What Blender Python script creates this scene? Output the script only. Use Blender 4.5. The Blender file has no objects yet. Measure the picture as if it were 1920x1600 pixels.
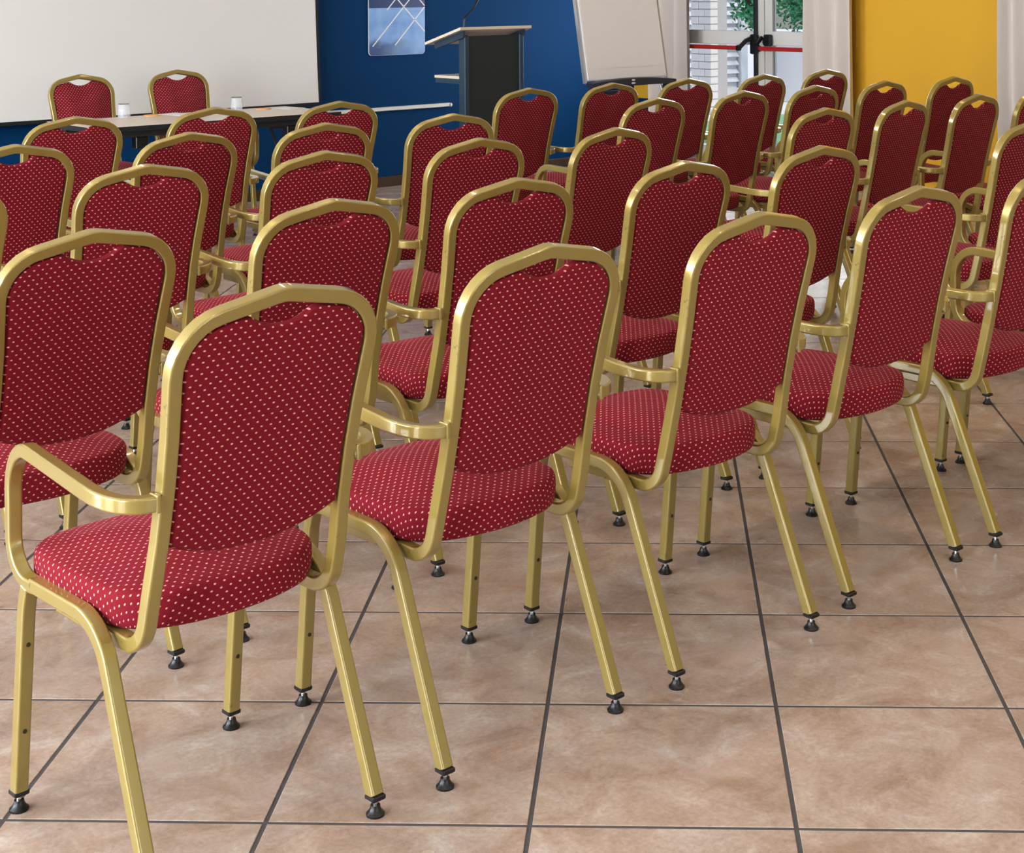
import bpy, math, random
from mathutils import Vector, Matrix
random.seed(7)
S = bpy.context.scene
C = S.collection
D = bpy.data
R = math.radians
# ---------------------------------------------------------------- camera
CAM_H = 1.4343
HEAD = R(43.15)                     # view heading, clockwise from +Y (the way the chairs face)
cam = D.objects.new('camera', D.cameras.new('camera'))
C.objects.link(cam)
cam.matrix_world = (Matrix.Translation((0, 0, CAM_H)) @ Matrix.Rotation(-HEAD, 4, 'Z')
                    @ Matrix.Rotation(R(90), 4, 'X') @ Matrix.Rotation(-0.006, 4, 'Z'))
cam.data.sensor_fit = 'HORIZONTAL'
cam.data.sensor_width = 36
cam.data.lens = 36 * 2942.0 / 1920
cam.data.shift_x = -172.6 / 1920
cam.data.shift_y = -825.3 / 1920
cam.data.clip_start = 0.05
S.camera = cam
# ---------------------------------------------------------------- world, sun, window light, exposure
W = D.worlds.new('World'); S.world = W; W.use_nodes = True
wn = W.node_tree
sky = wn.nodes.new('ShaderNodeTexSky'); sky.sky_type = 'NISHITA'; sky.sun_disc = False
sky.sun_elevation = R(48); sky.sun_rotation = R(200); sky.dust_density = 2.0
wn.links.new(sky.outputs[0], wn.nodes['Background'].inputs[0])
wn.nodes['Background'].inputs[1].default_value = 0.25
sun = D.objects.new('sun', D.lights.new('sun', 'SUN')); C.objects.link(sun)
sun.data.energy = 1.3; sun.data.angle = R(1.5); sun.data.color = (1, .95, .87)
sun.rotation_euler = Vector((0.25, 0.60, -0.75)).to_track_quat('-Z', 'Y').to_euler()

def area(name, loc, direction, sx, sy, power, color):
    o = D.objects.new(name, D.lights.new(name, 'AREA')); C.objects.link(o)
    o.data.shape = 'RECTANGLE'; o.data.size = sx; o.data.size_y = sy
    o.data.energy = power; o.data.color = color
    o.location = loc
    o.rotation_euler = Vector(direction).to_track_quat('-Z', 'Z').to_euler()
    return o
# daylight entering by the row of windows in the left wall and the windows behind the camera
for k in range(3):
    area('window_daylight', (-3.88, 1.2 + 3.0 * k, 1.65), (1, 0, 0), 2.4, 1.9, (265, 310, 390)[k], (.88, .95, 1))
area('window_daylight', (2.2, -3.38, 1.65), (0, 1, 0), 3.0, 1.9, 52, (.86, .94, 1))
area('door_daylight', (8.90, 7.98, 1.2), (-1, 0, 0), 1.05, 2.1, 45, (.9, .97, 1))
S.view_settings.view_transform = 'Standard'
S.view_settings.look = 'None'
S.view_settings.gamma = 1
S.view_settings.use_curve_mapping = False
S.view_settings.exposure = 0.08
S.cycles.use_denoising = True
S.cycles.max_bounces = 4
S.cycles.diffuse_bounces = 2
S.cycles.glossy_bounces = 2
S.cycles.caustics_reflective = False
S.cycles.caustics_refractive = False
S.cycles.use_adaptive_sampling = True
S.cycles.adaptive_threshold = 0.06
S.cycles.adaptive_min_samples = 16
S.cycles.use_light_tree = False
S.cycles.sample_clamp_indirect = 6

# ---------------------------------------------------------------- materials
def lin(c):
    return tuple(((v / 255) / 12.92 if v / 255 <= .04045 else ((v / 255 + .055) / 1.055) ** 2.4) for v in c) + (1,)

def mat(name, rgb, rough=.5, metal=0., coat=0., spec=.5, sheen=0., bump=0., bscale=200, var=0., vscale=6, emit=0., alpha=1., trans=0., ior=1.45):
    m = D.materials.new(name); m.use_nodes = True
    n = m.node_tree; b = n.nodes['Principled BSDF']
    col = lin(rgb)
    b.inputs['Base Color'].default_value = col
    b.inputs['Roughness'].default_value = rough
    b.inputs['Metallic'].default_value = metal
    b.inputs['Coat Weight'].default_value = coat
    b.inputs['Coat Roughness'].default_value = .08
    b.inputs['Specular IOR Level'].default_value = spec
    b.inputs['Sheen Weight'].default_value = sheen
    b.inputs['IOR'].default_value = ior
    b.inputs['Transmission Weight'].default_value = trans
    if emit:
        b.inputs['Emission Color'].default_value = col
        b.inputs['Emission Strength'].default_value = emit
    if var or bump:
        tc = n.nodes.new('ShaderNodeTexCoord')
    if var:
        no = n.nodes.new('ShaderNodeTexNoise'); no.inputs['Scale'].default_value = vscale; no.inputs['Detail'].default_value = 6
        n.links.new(tc.outputs['Object'], no.inputs['Vector'])
        mx = n.nodes.new('ShaderNodeMix'); mx.data_type = 'RGBA'
        mx.inputs['A'].default_value = tuple(v * (1 - var) for v in col[:3]) + (1,)
        mx.inputs['B'].default_value = tuple(min(1, v * (1 + var)) for v in col[:3]) + (1,)
        n.links.new(no.outputs['Fac'], mx.inputs['Factor'])
        n.links.new(mx.outputs['Result'], b.inputs['Base Color'])
    if bump:
        nb = n.nodes.new('ShaderNodeTexNoise'); nb.inputs['Scale'].default_value = bscale; nb.inputs['Detail'].default_value = 4
        n.links.new(tc.outputs['Object'], nb.inputs['Vector'])
        bp = n.nodes.new('ShaderNodeBump'); bp.inputs['Strength'].default_value = bump; bp.inputs['Distance'].default_value = .002
        n.links.new(nb.outputs['Fac'], bp.inputs['Height'])
        n.links.new(bp.outputs['Normal'], b.inputs['Normal'])
    return m

def nmath(n, op, a=None, b=None, c=None):
    x = n.nodes.new('ShaderNodeMath'); x.operation = op
    for i, v in enumerate((a, b, c)):
        if v is None: continue
        if isinstance(v, (int, float)): x.inputs[i].default_value = v
        else: n.links.new(v, x.inputs[i])
    return x.outputs[0]

def fabric_material():
    m = mat('dotted_red_fabric', (140, 24, 40), rough=.85, spec=.2, sheen=.15)
    n = m.node_tree; b = n.nodes['Principled BSDF']
    b.inputs['Sheen Tint'].default_value = lin((230, 120, 140)); b.inputs['Sheen Roughness'].default_value = .4
    uv = n.nodes.new('ShaderNodeUVMap'); uv.uv_map = 'UVMap'
    sp = n.nodes.new('ShaderNodeSeparateXYZ'); n.links.new(uv.outputs[0], sp.inputs[0])
    PX, PY = .0176, .0190                   # one column pitch, two row pitches (staggered rows)
    def dots(ox, oy):
        fx = nmath(n, 'SUBTRACT', nmath(n, 'FRACT', nmath(n, 'ADD', nmath(n, 'DIVIDE', sp.outputs[0], PX), ox + 100)), .5)
        fy = nmath(n, 'SUBTRACT', nmath(n, 'FRACT', nmath(n, 'ADD', nmath(n, 'DIVIDE', sp.outputs[1], PY), oy + 100)), .5)
        ax = nmath(n, 'ABSOLUTE', nmath(n, 'MULTIPLY', fx, PX / .0024))
        ay = nmath(n, 'ABSOLUTE', nmath(n, 'MULTIPLY', fy, PY / .0015))
        d = nmath(n, 'ADD', nmath(n, 'POWER', ax, 2.4), nmath(n, 'POWER', ay, 2.4))
        return nmath(n, 'SUBTRACT', 1.0, nmath(n, 'SMOOTH_MIN', nmath(n, 'MULTIPLY', d, .9), 1.0, .25))
    f = nmath(n, 'MAXIMUM', dots(0, 0), dots(.5, .5))
    f = nmath(n, 'MINIMUM', nmath(n, 'MULTIPLY', nmath(n, 'MAXIMUM', f, 0.), 1.8), 1.)
    tc = n.nodes.new('ShaderNodeTexCoord')
    no = n.nodes.new('ShaderNodeTexNoise'); no.inputs['Scale'].default_value = 420; no.inputs['Detail'].default_value = 1
    n.links.new(tc.outputs['Object'], no.inputs['Vector'])
    base = n.nodes.new('ShaderNodeMix'); base.data_type = 'RGBA'
    base.inputs['A'].default_value = lin((104, 9, 24)); base.inputs['B'].default_value = lin((136, 22, 38))
    n.links.new(no.outputs['Fac'], base.inputs['Factor'])
    mx = n.nodes.new('ShaderNodeMix'); mx.data_type = 'RGBA'
    n.links.new(base.outputs['Result'], mx.inputs['A'])
    mx.inputs['B'].default_value = lin((234, 172, 160))
    n.links.new(f, mx.inputs['Factor'])
    n.links.new(mx.outputs['Result'], b.inputs['Base Color'])
    return m

def gold_material():
    m = mat('gold_lacquered_tube', (176, 138, 58), rough=.30, metal=.32, coat=1.)
    m.node_tree.nodes['Principled BSDF'].inputs['Coat Roughness'].default_value = .05
    n = m.node_tree; b = n.nodes['Principled BSDF']
    tc = n.nodes.new('ShaderNodeTexCoord')
    no = n.nodes.new('ShaderNodeTexNoise'); no.inputs['Scale'].default_value = 34; no.inputs['Detail'].default_value = 3; no.inputs['Roughness'].default_value = .7
    n.links.new(tc.outputs['Object'], no.inputs['Vector'])
    rp = n.nodes.new('ShaderNodeValToRGB')
    rp.color_ramp.elements[0].position = .22; rp.color_ramp.elements[0].color = lin((100, 86, 48))
    rp.color_ramp.elements[1].position = .30; rp.color_ramp.elements[1].color = lin((154, 134, 68))
    n.links.new(no.outputs['Fac'], rp.inputs[0])
    n.links.new(rp.outputs[0], b.inputs['Base Color'])
    return m

def tile_material():
    m = mat('beige_stone_tile', (176, 146, 124), rough=.3, spec=.45)
    n = m.node_tree; b = n.nodes['Principled BSDF']
    ge = n.nodes.new('ShaderNodeNewGeometry')
    oi = n.nodes.new('ShaderNodeObjectInfo')
    ad = n.nodes.new('ShaderNodeVectorMath'); ad.operation = 'MULTIPLY_ADD'
    n.links.new(oi.outputs['Random'], ad.inputs[0]); ad.inputs[1].default_value = (13, 7, 0); n.links.new(ge.outputs['Position'], ad.inputs[2])
    def noise(s, d, r=.6, dist=0.):
        x = n.nodes.new('ShaderNodeTexNoise'); x.inputs['Scale'].default_value = s; x.inputs['Detail'].default_value = d
        x.inputs['Roughness'].default_value = r; x.inputs['Distortion'].default_value = dist
        n.links.new(ad.outputs[0], x.inputs['Vector']); return x.outputs['Fac']
    a = noise(7, 5, .68, .6)
    r1 = n.nodes.new('ShaderNodeValToRGB'); e = r1.color_ramp.elements
    e[0].position = .32; e[0].color = lin((162, 136, 118)); e[1].position = .70; e[1].color = lin((204, 192, 184))
    x = e.new(.47); x.color = lin((181, 158, 143)); x = e.new(.58); x.color = lin((190, 170, 157))
    n.links.new(a, r1.inputs[0])
    fine = noise(95, 4, .8)
    r2 = n.nodes.new('ShaderNodeValToRGB'); r2.color_ramp.elements[0].position = .3; r2.color_ramp.elements[0].color = (.72, .70, .68, 1)
    r2.color_ramp.elements[1].position = .62; r2.color_ramp.elements[1].color = (1.06, 1.05, 1.04, 1)
    n.links.new(fine, r2.inputs[0])
    mu = n.nodes.new('ShaderNodeMix'); mu.data_type = 'RGBA'; mu.blend_type = 'MULTIPLY'; mu.inputs['Factor'].default_value = .75
    n.links.new(r1.outputs[0], mu.inputs['A']); n.links.new(r2.outputs[0], mu.inputs['B'])
    n.links.new(mu.outputs['Result'], b.inputs['Base Color'])
    rr = n.nodes.new('ShaderNodeMapRange'); n.links.new(noise(5, 2), rr.inputs['Value'])
    rr.inputs['To Min'].default_value = .17; rr.inputs['To Max'].default_value = .34
    n.links.new(rr.outputs[0], b.inputs['Roughness'])
    return m

def poster_material():
    m = mat('poster_print', (120, 165, 225), rough=.35)
    n = m.node_tree; b = n.nodes['Principled BSDF']
    tc = n.nodes.new('ShaderNodeTexCoord'); sp = n.nodes.new('ShaderNodeSeparateXYZ'); n.links.new(tc.outputs['Object'], sp.inputs[0])
    no = n.nodes.new('ShaderNodeTexNoise'); no.inputs['Scale'].default_value = 7; no.inputs['Detail'].default_value = 6
    n.links.new(tc.outputs['Object'], no.inputs['Vector'])
    r = n.nodes.new('ShaderNodeValToRGB'); e = r.color_ramp.elements
    e[0].position = .3; e[0].color = lin((108, 150, 215)); e[1].position = .7; e[1].color = lin((150, 190, 240))
    n.links.new(no.outputs['Fac'], r.inputs[0])
    # dark tree tops printed along the lower edge
    lowf = nmath(n, 'ADD', nmath(n, 'MULTIPLY', sp.outputs[2], -16), nmath(n, 'MULTIPLY', no.outputs['Fac'], 4.0))
    lowf = nmath(n, 'MINIMUM', nmath(n, 'MAXIMUM', nmath(n, 'ADD', lowf, -.1), 0.), .85)
    lx = nmath(n, 'MINIMUM', nmath(n, 'MAXIMUM', nmath(n, 'SUBTRACT', 1.25, nmath(n, 'MULTIPLY', sp.outputs[0], 2.8)), .12), 1.)
    mx = n.nodes.new('ShaderNodeMix'); mx.data_type = 'RGBA'; n.links.new(nmath(n, 'MULTIPLY', lowf, lx), mx.inputs['Factor'])
    n.links.new(r.outputs[0], mx.inputs['A']); mx.inputs['B'].default_value = lin((34, 52, 110))
    top = nmath(n, 'GREATER_THAN', sp.outputs[2], .340)
    m2 = n.nodes.new('ShaderNodeMix'); m2.data_type = 'RGBA'; n.links.new(top, m2.inputs['Factor'])
    n.links.new(mx.outputs['Result'], m2.inputs['A']); m2.inputs['B'].default_value = lin((26, 54, 106))
    n.links.new(m2.outputs['Result'], b.inputs['Base Color'])
    return m

M = dict(
    gold=gold_material(), fabric=fabric_material(), tile=tile_material(), poster=poster_material(),
    black=mat('black_plastic', (22, 22, 24), .35), chrome=mat('chrome', (215, 215, 215), .15, 1.),
    screw=mat('dark_screw', (70, 64, 50), .4, .8),
    grout=mat('dark_grout', (78, 75, 76), .9, bump=.4, bscale=120, var=.15, vscale=20),
    blue=mat('blue_wall_paint', (0, 52, 97), .7, spec=.12),
    yellow=mat('yellow_wall_paint', (230, 174, 44), .75, var=.03, vscale=3),
    white=mat('white_wall_paint', (232, 228, 220), .8), ceil=mat('ceiling_paint', (238, 234, 226), .9),
    wood=mat('dark_brown_wood', (62, 38, 22), .5, var=.25, vscale=9),
    screen=mat('matte_screen_fabric', (236, 234, 232), .95), blackcloth=mat('black_trim_and_shadow', (18, 20, 24), .8),
    laminate=mat('pale_laminate', (226, 212, 196), .35), laminate2=mat('cream_board', (228, 214, 196), .4),
    darkmetal=mat('dark_grey_metal', (44, 48, 52), .45, .3), lectern=mat('anthracite_panel', (24, 35, 37), .55),
    slate=mat('slate_blue_steel', (50, 70, 88), .4, .4),
    navy=mat('navy_plastic', (28, 36, 58), .4), paper=mat('white_paper', (240, 238, 242), .85),
    alu=mat('aluminium', (190, 192, 194), .3, .8), pvc=mat('white_door_frame', (244, 240, 236), .35),
    red=mat('red_push_bar', (196, 40, 36), .3, coat=.4),
    glass=mat('window_glass', (255, 255, 255), .0, trans=1., ior=1.01, spec=.3),
    tumbler=mat('drinking_glass', (245, 247, 252), .05),
    orange=mat('peach_card', (236, 170, 110), .7), curtain=mat('greige_curtain', (230, 219, 211), .9, sheen=.2, bump=.2, bscale=500),
    brick=mat('whitewashed_brick', (206, 202, 200), .9, bump=.5, bscale=60, var=.1, vscale=8), mortar=mat('grey_mortar', (170, 166, 164), .95),
    slat=mat('white_slat', (212, 216, 220), .6), pave=mat('pale_paving', (222, 220, 214), .9, var=.06, vscale=2),
    lawn=mat('green_lawn', (132, 178, 130), .95, var=.35, vscale=9), leaf=mat('green_leaf', (52, 128, 84), .5, var=.4, vscale=5),
    bark=mat('grey_bark', (76, 62, 54), .9, var=.3, vscale=20), lamp=mat('lamp_glow', (255, 214, 160), emit=30.),
    whitebar=mat('white_rail', (226, 226, 222), .4))

M['lamp'].cycles.emission_sampling = 'NONE'
M['tumbler'].node_tree.nodes['Principled BSDF'].inputs['Alpha'].default_value = .2
# ---------------------------------------------------------------- mesh helpers
class MB:
    def __init__(s): s.v = []; s.f = []; s.m = []; s.uv = {}
    def add(s, vs, fs, mi=0):
        o = len(s.v); s.v += [tuple(v) for v in vs]; s.f += [tuple(i + o for i in f) for f in fs]; s.m += [mi] * len(fs)
        return o
    def box(s, x0, x1, y0, y1, z0, z1, b=0., mi=0):
        if b <= 0:
            vs = [(x, y, z) for z in (z0, z1) for y in (y0, y1) for x in (x0, x1)]
            s.add(vs, [(0, 2, 3, 1), (4, 5, 7, 6), (0, 1, 5, 4), (2, 6, 7, 3), (0, 4, 6, 2), (1, 3, 7, 5)], mi); return
        rings = []
        for z, i in ((z0, b), (z0 + b, 0), (z1 - b, 0), (z1, b)):
            rings.append([(x0 + i + b, y0 + i, z), (x1 - i - b, y0 + i, z), (x1 - i, y0 + i + b, z), (x1 - i, y1 - i - b, z),
                          (x1 - i - b, y1 - i, z), (x0 + i + b, y1 - i, z), (x0 + i, y1 - i - b, z), (x0 + i, y0 + i + b, z)])
        s.loft(rings, caps=True, mi=mi)
    def loft(s, rings, caps=True, closed=True, mi=0):
        n = len(rings[0]); vs = [p for r in rings for p in r]; fs = []
        for k in range(len(rings) - 1):
            for i in range(n if closed else n - 1):
                j = (i + 1) % n
                fs.append((k * n + i, k * n + j, (k + 1) * n + j, (k + 1) * n + i))
        if caps:
            fs.append(tuple(reversed(range(n)))); fs.append(tuple((len(rings) - 1) * n + i for i in range(n)))
        return s.add(vs, fs, mi)
    def lathe(s, prof, n=16, axis='z', c=(0, 0, 0), mi=0, caps=True):
        rings = []
        for r, h in prof:
            ring = []
            for i in range(n):
                a = 2 * math.pi * i / n; p = (r * math.cos(a), r * math.sin(a), h)
                if axis == 'x': p = (p[2], p[0], p[1])
                elif axis == 'y': p = (p[1], p[2], p[0])
                ring.append((p[0] + c[0], p[1] + c[1], p[2] + c[2]))
            rings.append(ring)
        s.loft(rings, caps, True, mi)
    def sweep(s, path, prof, start_side, mi=0):
        """prof: list of (a,b) offsets; start_side: direction of the a axis at the start; parallel transported"""
        P = [Vector(p) for p in path]; n = len(P)
        T = [(P[min(i + 1, n - 1)] - P[max(i - 1, 0)]).normalized() for i in range(n)]
        A = Vector(start_side); A = (A - A.dot(T[0]) * T[0]).normalized(); rings = []
        for i in range(n):
            if i:
                q = T[i - 1].rotation_difference(T[i]); A = q @ A; A = (A - A.dot(T[i]) * T[i]).normalized()
            B = T[i].cross(A)
            rings.append([tuple(P[i] + A * a + B * b) for a, b in prof])
        s.loft(rings, True, True, mi)
    def mesh(s, name, mats, smooth=False, uv=None):
        me = D.meshes.new(name); me.from_pydata(s.v, [], s.f); me.update()
        for m in (mats if isinstance(mats, (list, tuple)) else [mats]): me.materials.append(m)
        me.polygons.foreach_set('material_index', s.m)
        if smooth:
            me.polygons.foreach_set('use_smooth', [True] * len(me.polygons))
        if uv is not None:
            l = me.uv_layers.new(name='UVMap')
            for lp in me.loops: l.data[lp.index].uv = uv[lp.vertex_index]
        import bmesh
        bm = bmesh.new(); bm.from_mesh(me); bmesh.ops.recalc_face_normals(bm, faces=bm.faces); bm.to_mesh(me); bm.free()
        if smooth:
            try: me.set_sharp_from_angle(angle=R(smooth if smooth is not True else 40))
            except Exception: pass
        return me

def link(name, me, parent=None, loc=None, label=None, cat=None, group=None, kind=None, rotz=0.):
    o = D.objects.new(name, me); C.objects.link(o)
    if parent: o.parent = parent
    if loc is not None: o.location = loc
    if rotz: o.rotation_euler = (0, 0, rotz)
    if label: o['label'] = label
    if cat: o['category'] = cat
    if group: o['group'] = group
    if kind: o['kind'] = kind
    return o

def fillet(pts, rad, n=7):
    """polyline with rounded corners; rad: one radius per inner point"""
    P = [Vector(p) for p in pts]; out = [P[0]]
    for i in range(1, len(P) - 1):
        r = rad[i - 1] if isinstance(rad, (list, tuple)) else rad
        a = (P[i - 1] - P[i]); b = (P[i + 1] - P[i]); la, lb = a.length, b.length; a.normalize(); b.normalize()
        ang = a.angle(b); h = (math.pi - ang) / 2
        d = min(r * math.tan(h), la * (.95 if i == 1 else .49), lb * (.95 if i == len(P) - 2 else .49))
        if d < 1e-4: out.append(P[i]); continue
        for k in range(n + 1):           # quadratic-like arc through tangent points
            t = k / n; p0 = P[i] + a * d; p2 = P[i] + b * d
            w = math.cos(h)              # rational quadratic bezier = exact arc
            den = (1 - t) ** 2 + 2 * w * t * (1 - t) + t * t
            out.append(((1 - t) ** 2 * p0 + 2 * w * t * (1 - t) * P[i] + t * t * p2) / den)
    out.append(P[-1]); return out

def rsq(h=.0125, c=.0042, n=3):
    """rounded square tube profile"""
    out = []
    for cx, cy, a0 in ((1, -1, -90), (1, 1, 0), (-1, 1, 90), (-1, -1, 180)):
        for k in range(n + 1):
            a = R(a0 + 90 * k / n); out.append((cx * (h - c) + c * math.cos(a), cy * (h - c) + c * math.sin(a)))
    return out
def area_normals(me):
    """smooth shading that keeps the large flat faces flat (area weighted vertex normals)"""
    acc = [Vector() for _ in me.vertices]
    for p in me.polygons:
        if len(p.vertices) > 4: continue
        for v in p.vertices: acc[v] += p.normal * p.area ** 1.5
    me.normals_split_custom_set_from_vertices([(a.normalized() if a.length > 0 else Vector((0, 0, 1))) for a in acc])
    return me

# ---------------------------------------------------------------- room
U1, V1, U0, V0, ZC = 9.10, 9.35, -4.0, -3.5, 3.0
def struct(name, me, parent=None): return link(name, me, parent, kind='structure')
def boxobj(name, x0, x1, y0, y1, z0, z1, m, b=0., parent=None, kind=None, **k):
    mb = MB(); cx, cy, cz = (x0 + x1) / 2, (y0 + y1) / 2, z0
    mb.box(x0 - cx, x1 - cx, y0 - cy, y1 - cy, 0, z1 - z0, b)
    p = (cx, cy, cz)
    if parent is not None: p = Vector(p) - parent.location
    return link(name, mb.mesh(name, m), parent, p, kind=kind, **k)

floor = boxobj('floor', U0, U1, V0, V1, -.12, -.0012, M['grout'], kind='structure')
T = .455; TG = .0085
def tile_corner(i, j):
    a = -0.0323; x = (i - 1.48876) * T; z = (j + 5.88306) * T
    X = math.cos(a) * x - math.sin(a) * z; Z = math.sin(a) * x + math.cos(a) * z
    return Vector((X * math.cos(HEAD) + Z * math.sin(HEAD), -X * math.sin(HEAD) + Z * math.cos(HEAD)))
e1 = (tile_corner(1, 0) - tile_corner(0, 0)).normalized(); e2 = (tile_corner(0, 1) - tile_corner(0, 0)).normalized()
def project(p):
    X = p[0] * math.cos(HEAD) - p[1] * math.sin(HEAD); Z = p[0] * math.sin(HEAD) + p[1] * math.cos(HEAD)
    if Z < .3: return None
    return 1132.6 + 2942 * X / Z, -25.3 + 2942 * (CAM_H - p[2]) / Z, Z
def clip(poly, ax, val, keep_less):
    out = []
    for i in range(len(poly)):
        a, b = poly[i], poly[(i + 1) % len(poly)]
        ia = (a[ax] <= val) == keep_less; ib = (b[ax] <= val) == keep_less
        if ia: out.append(a)
        if ia != ib: t = (val - a[ax]) / (b[ax] - a[ax]); out.append(a + (b - a) * t)
    return out
tiles = []
for i in range(-24, 26):
    for j in range(-16, 30):
        c0 = tile_corner(i, j); g = TG / 2
        full = [c0 + e1 * g + e2 * g, c0 + e1 * (T - g) + e2 * g, c0 + e1 * (T - g) + e2 * (T - g), c0 + e1 * g + e2 * (T - g)]
        poly = full
        for ax, val, kl in ((0, U1 - .004, True), (0, U0 + .004, False), (1, V1 - .004, True), (1, V0 + .004, False)):
            poly = clip(poly, ax, val, kl)
            if len(poly) < 3: break
        if len(poly) < 3: continue
        cut = len(poly) != 4 or any((a - b).length > 1e-6 for a, b in zip(poly, full))
        ctr = sum((p for p in poly), Vector((0, 0))) / len(poly)
        pr = project((ctr.x, ctr.y, 0))
        vis = pr is not None and -260 < pr[0] < 2180 and pr[1] < 1900
        tiles.append((pr[2] if vis else 1e6 + ctr.length, vis, cut, poly, ctr))
tiles.sort(key=lambda t: t[0])
def tile_mesh(mb, poly, off, ch=.0012, th=.006):
    n = len(poly); cc = sum((p for p in poly), Vector((0, 0))) / n
    rings = []
    for z, k in ((-th, 0), (-ch * .5, 0), (0, ch)):
        rings.append([((p + (cc - p).normalized() * k * 1.4 - off).x, (p + (cc - p).normalized() * k * 1.4 - off).y, z) for p in poly])
    mb.loft(rings, True)
base_tile = None; rest = MB()
for q, (dz, vis, cut, poly, ctr) in enumerate(tiles):
    if vis and q < 296:
        if cut:
            mb = MB(); tile_mesh(mb, poly, ctr); me = mb.mesh('tile', M['tile'])
        else:
            if base_tile is None:
                mb = MB(); tile_mesh(mb, poly, ctr); base_tile = mb.mesh('tile', M['tile'])
            me = base_tile
        link('tile', me, floor, Vector((ctr.x, ctr.y, 0)) - floor.location)
    else:
        tile_mesh(rest, poly, Vector((floor.location.x, floor.location.y)))
o = link('tile_field', rest.mesh('tile_field', M['tile']), floor, (0, 0, -floor.location.z), kind='stuff')

boxobj('ceiling', U0 - .2, U1 + .2, V0 - .2, V1 + .2, ZC, ZC + .15, M['ceil'], kind='structure')
boxobj('wall_front', U0 - .2, U1 + .2, V1, V1 + .2, -.12, ZC, M['blue'], kind='structure')
boxobj('baseboard_front', 2.0, U1 - .02, V1 - .022, V1 - .0005, 0, .072, M['wood'], .004, kind='structure')
# back wall with one window opening, left wall with three
wb = MB(); wb.box(U0 - .2, .7, V0 - .2, V0, -.12, ZC); wb.box(3.7, U1 + .2, V0 - .2, V0, -.12, ZC)
wb.box(.7, 3.7, V0 - .2, V0, -.12, .7); wb.box(.7, 3.7, V0 - .2, V0, 2.6, ZC); struct('wall_back', wb.mesh('wall_back', M['white']))
wl = MB()
for a, b in ((V0, 0), (2.4, 3.0), (5.4, 6.0), (8.4, V1)): wl.box(U0 - .2, U0, a, b, -.12, ZC)
for k in range(3):
    a = 3.0 * k; wl.box(U0 - .2, U0, a, a + 2.4, -.12, .7); wl.box(U0 - .2, U0, a, a + 2.4, 2.6, ZC)
struct('wall_left', wl.mesh('wall_left', M['white']))
# right wall, yellow, with the double door opening and a window behind the far right curtain
DV0, DV1, DZ = 7.13, 8.96, 2.25
WV0, WV1 = 3.3, 5.62
wr = MB()
for a, b, z0, z1 in ((V0, WV0, -.12, ZC), (WV0, WV1, -.12, .25), (WV0, WV1, 2.4, ZC), (WV1, DV0, -.12, ZC), (DV0, DV1, DZ, ZC), (DV1, V1, -.12, ZC)):
    wr.box(U1, U1 + .2, a, b, z0, z1)
struct('wall_right', wr.mesh('wall_right', M['yellow']))
boxobj('trim_1', U1 - .03, U1 - .0005, 9.02, V1 - .002, 0, .51, M['blue'], .004, kind='structure')
# white rail fixed along the blue wall
mb = MB(); pts = [(-.012, .0), (-.006, -.028), (.006, -.028), (.012, .0)]
mb.box(5.2, 7.165, V1 - .03, V1 - .0005, .546, .574, .004)
mb.lathe([(.0139, V1 - .03), (.0139, V1 - .0005)], 14, 'y', (7.165, 0, .560))
struct('trim_2', mb.mesh('trim_2', M['whitebar'], 40))

# window behind right curtain
w = boxobj('window_1', U1 + .06, U1 + .12, WV0, WV1, .25, .31, M['darkmetal'], kind='structure')
for a, b, z0, z1 in ((WV0, WV0 + .06, .31, 2.34), (WV1 - .06, WV1, .31, 2.34), (WV0, WV1, 2.34, 2.4), (4.43, 4.49, .31, 2.34)):
    boxobj('window_frame', U1 + .06, U1 + .12, a, b, z0, z1, M['darkmetal'], parent=w)
for a, b in ((WV0 + .06, 4.43), (4.49, WV1 - .06)): boxobj('pane', U1 + .087, U1 + .093, a, b, .31, 2.34, M['glass'], parent=w)
# windows on the unseen walls
for k in range(3):
    a = 3.0 * k
    w = boxobj('window_%d' % (k + 2), U0 - .14, U0 - .08, a, a + 2.4, .7, .76, M['pvc'], kind='structure')
    for p, q, z0, z1 in ((a, a + .06, .76, 2.6), (a + 2.34, a + 2.4, .76, 2.6), (a + 1.17, a + 1.23, .76, 2.54), (a + .06, a + 2.34, 2.54, 2.6)):
        boxobj('window_frame', U0 - .14, U0 - .08, p, q, z0, z1, M['pvc'], parent=w)
w = boxobj('window_5', .7, 3.7, V0 - .14, V0 - .08, .7, .76, M['pvc'], kind='structure')
for p, q, z0, z1 in ((.7, .76, .76, 2.6), (3.64, 3.7, .76, 2.6), (2.17, 2.23, .76, 2.54), (.76, 3.64, 2.54, 2.6)):
    boxobj('window_frame', p, q, V0 - .14, V0 - .08, z0, z1, M['pvc'], parent=w)

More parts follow.
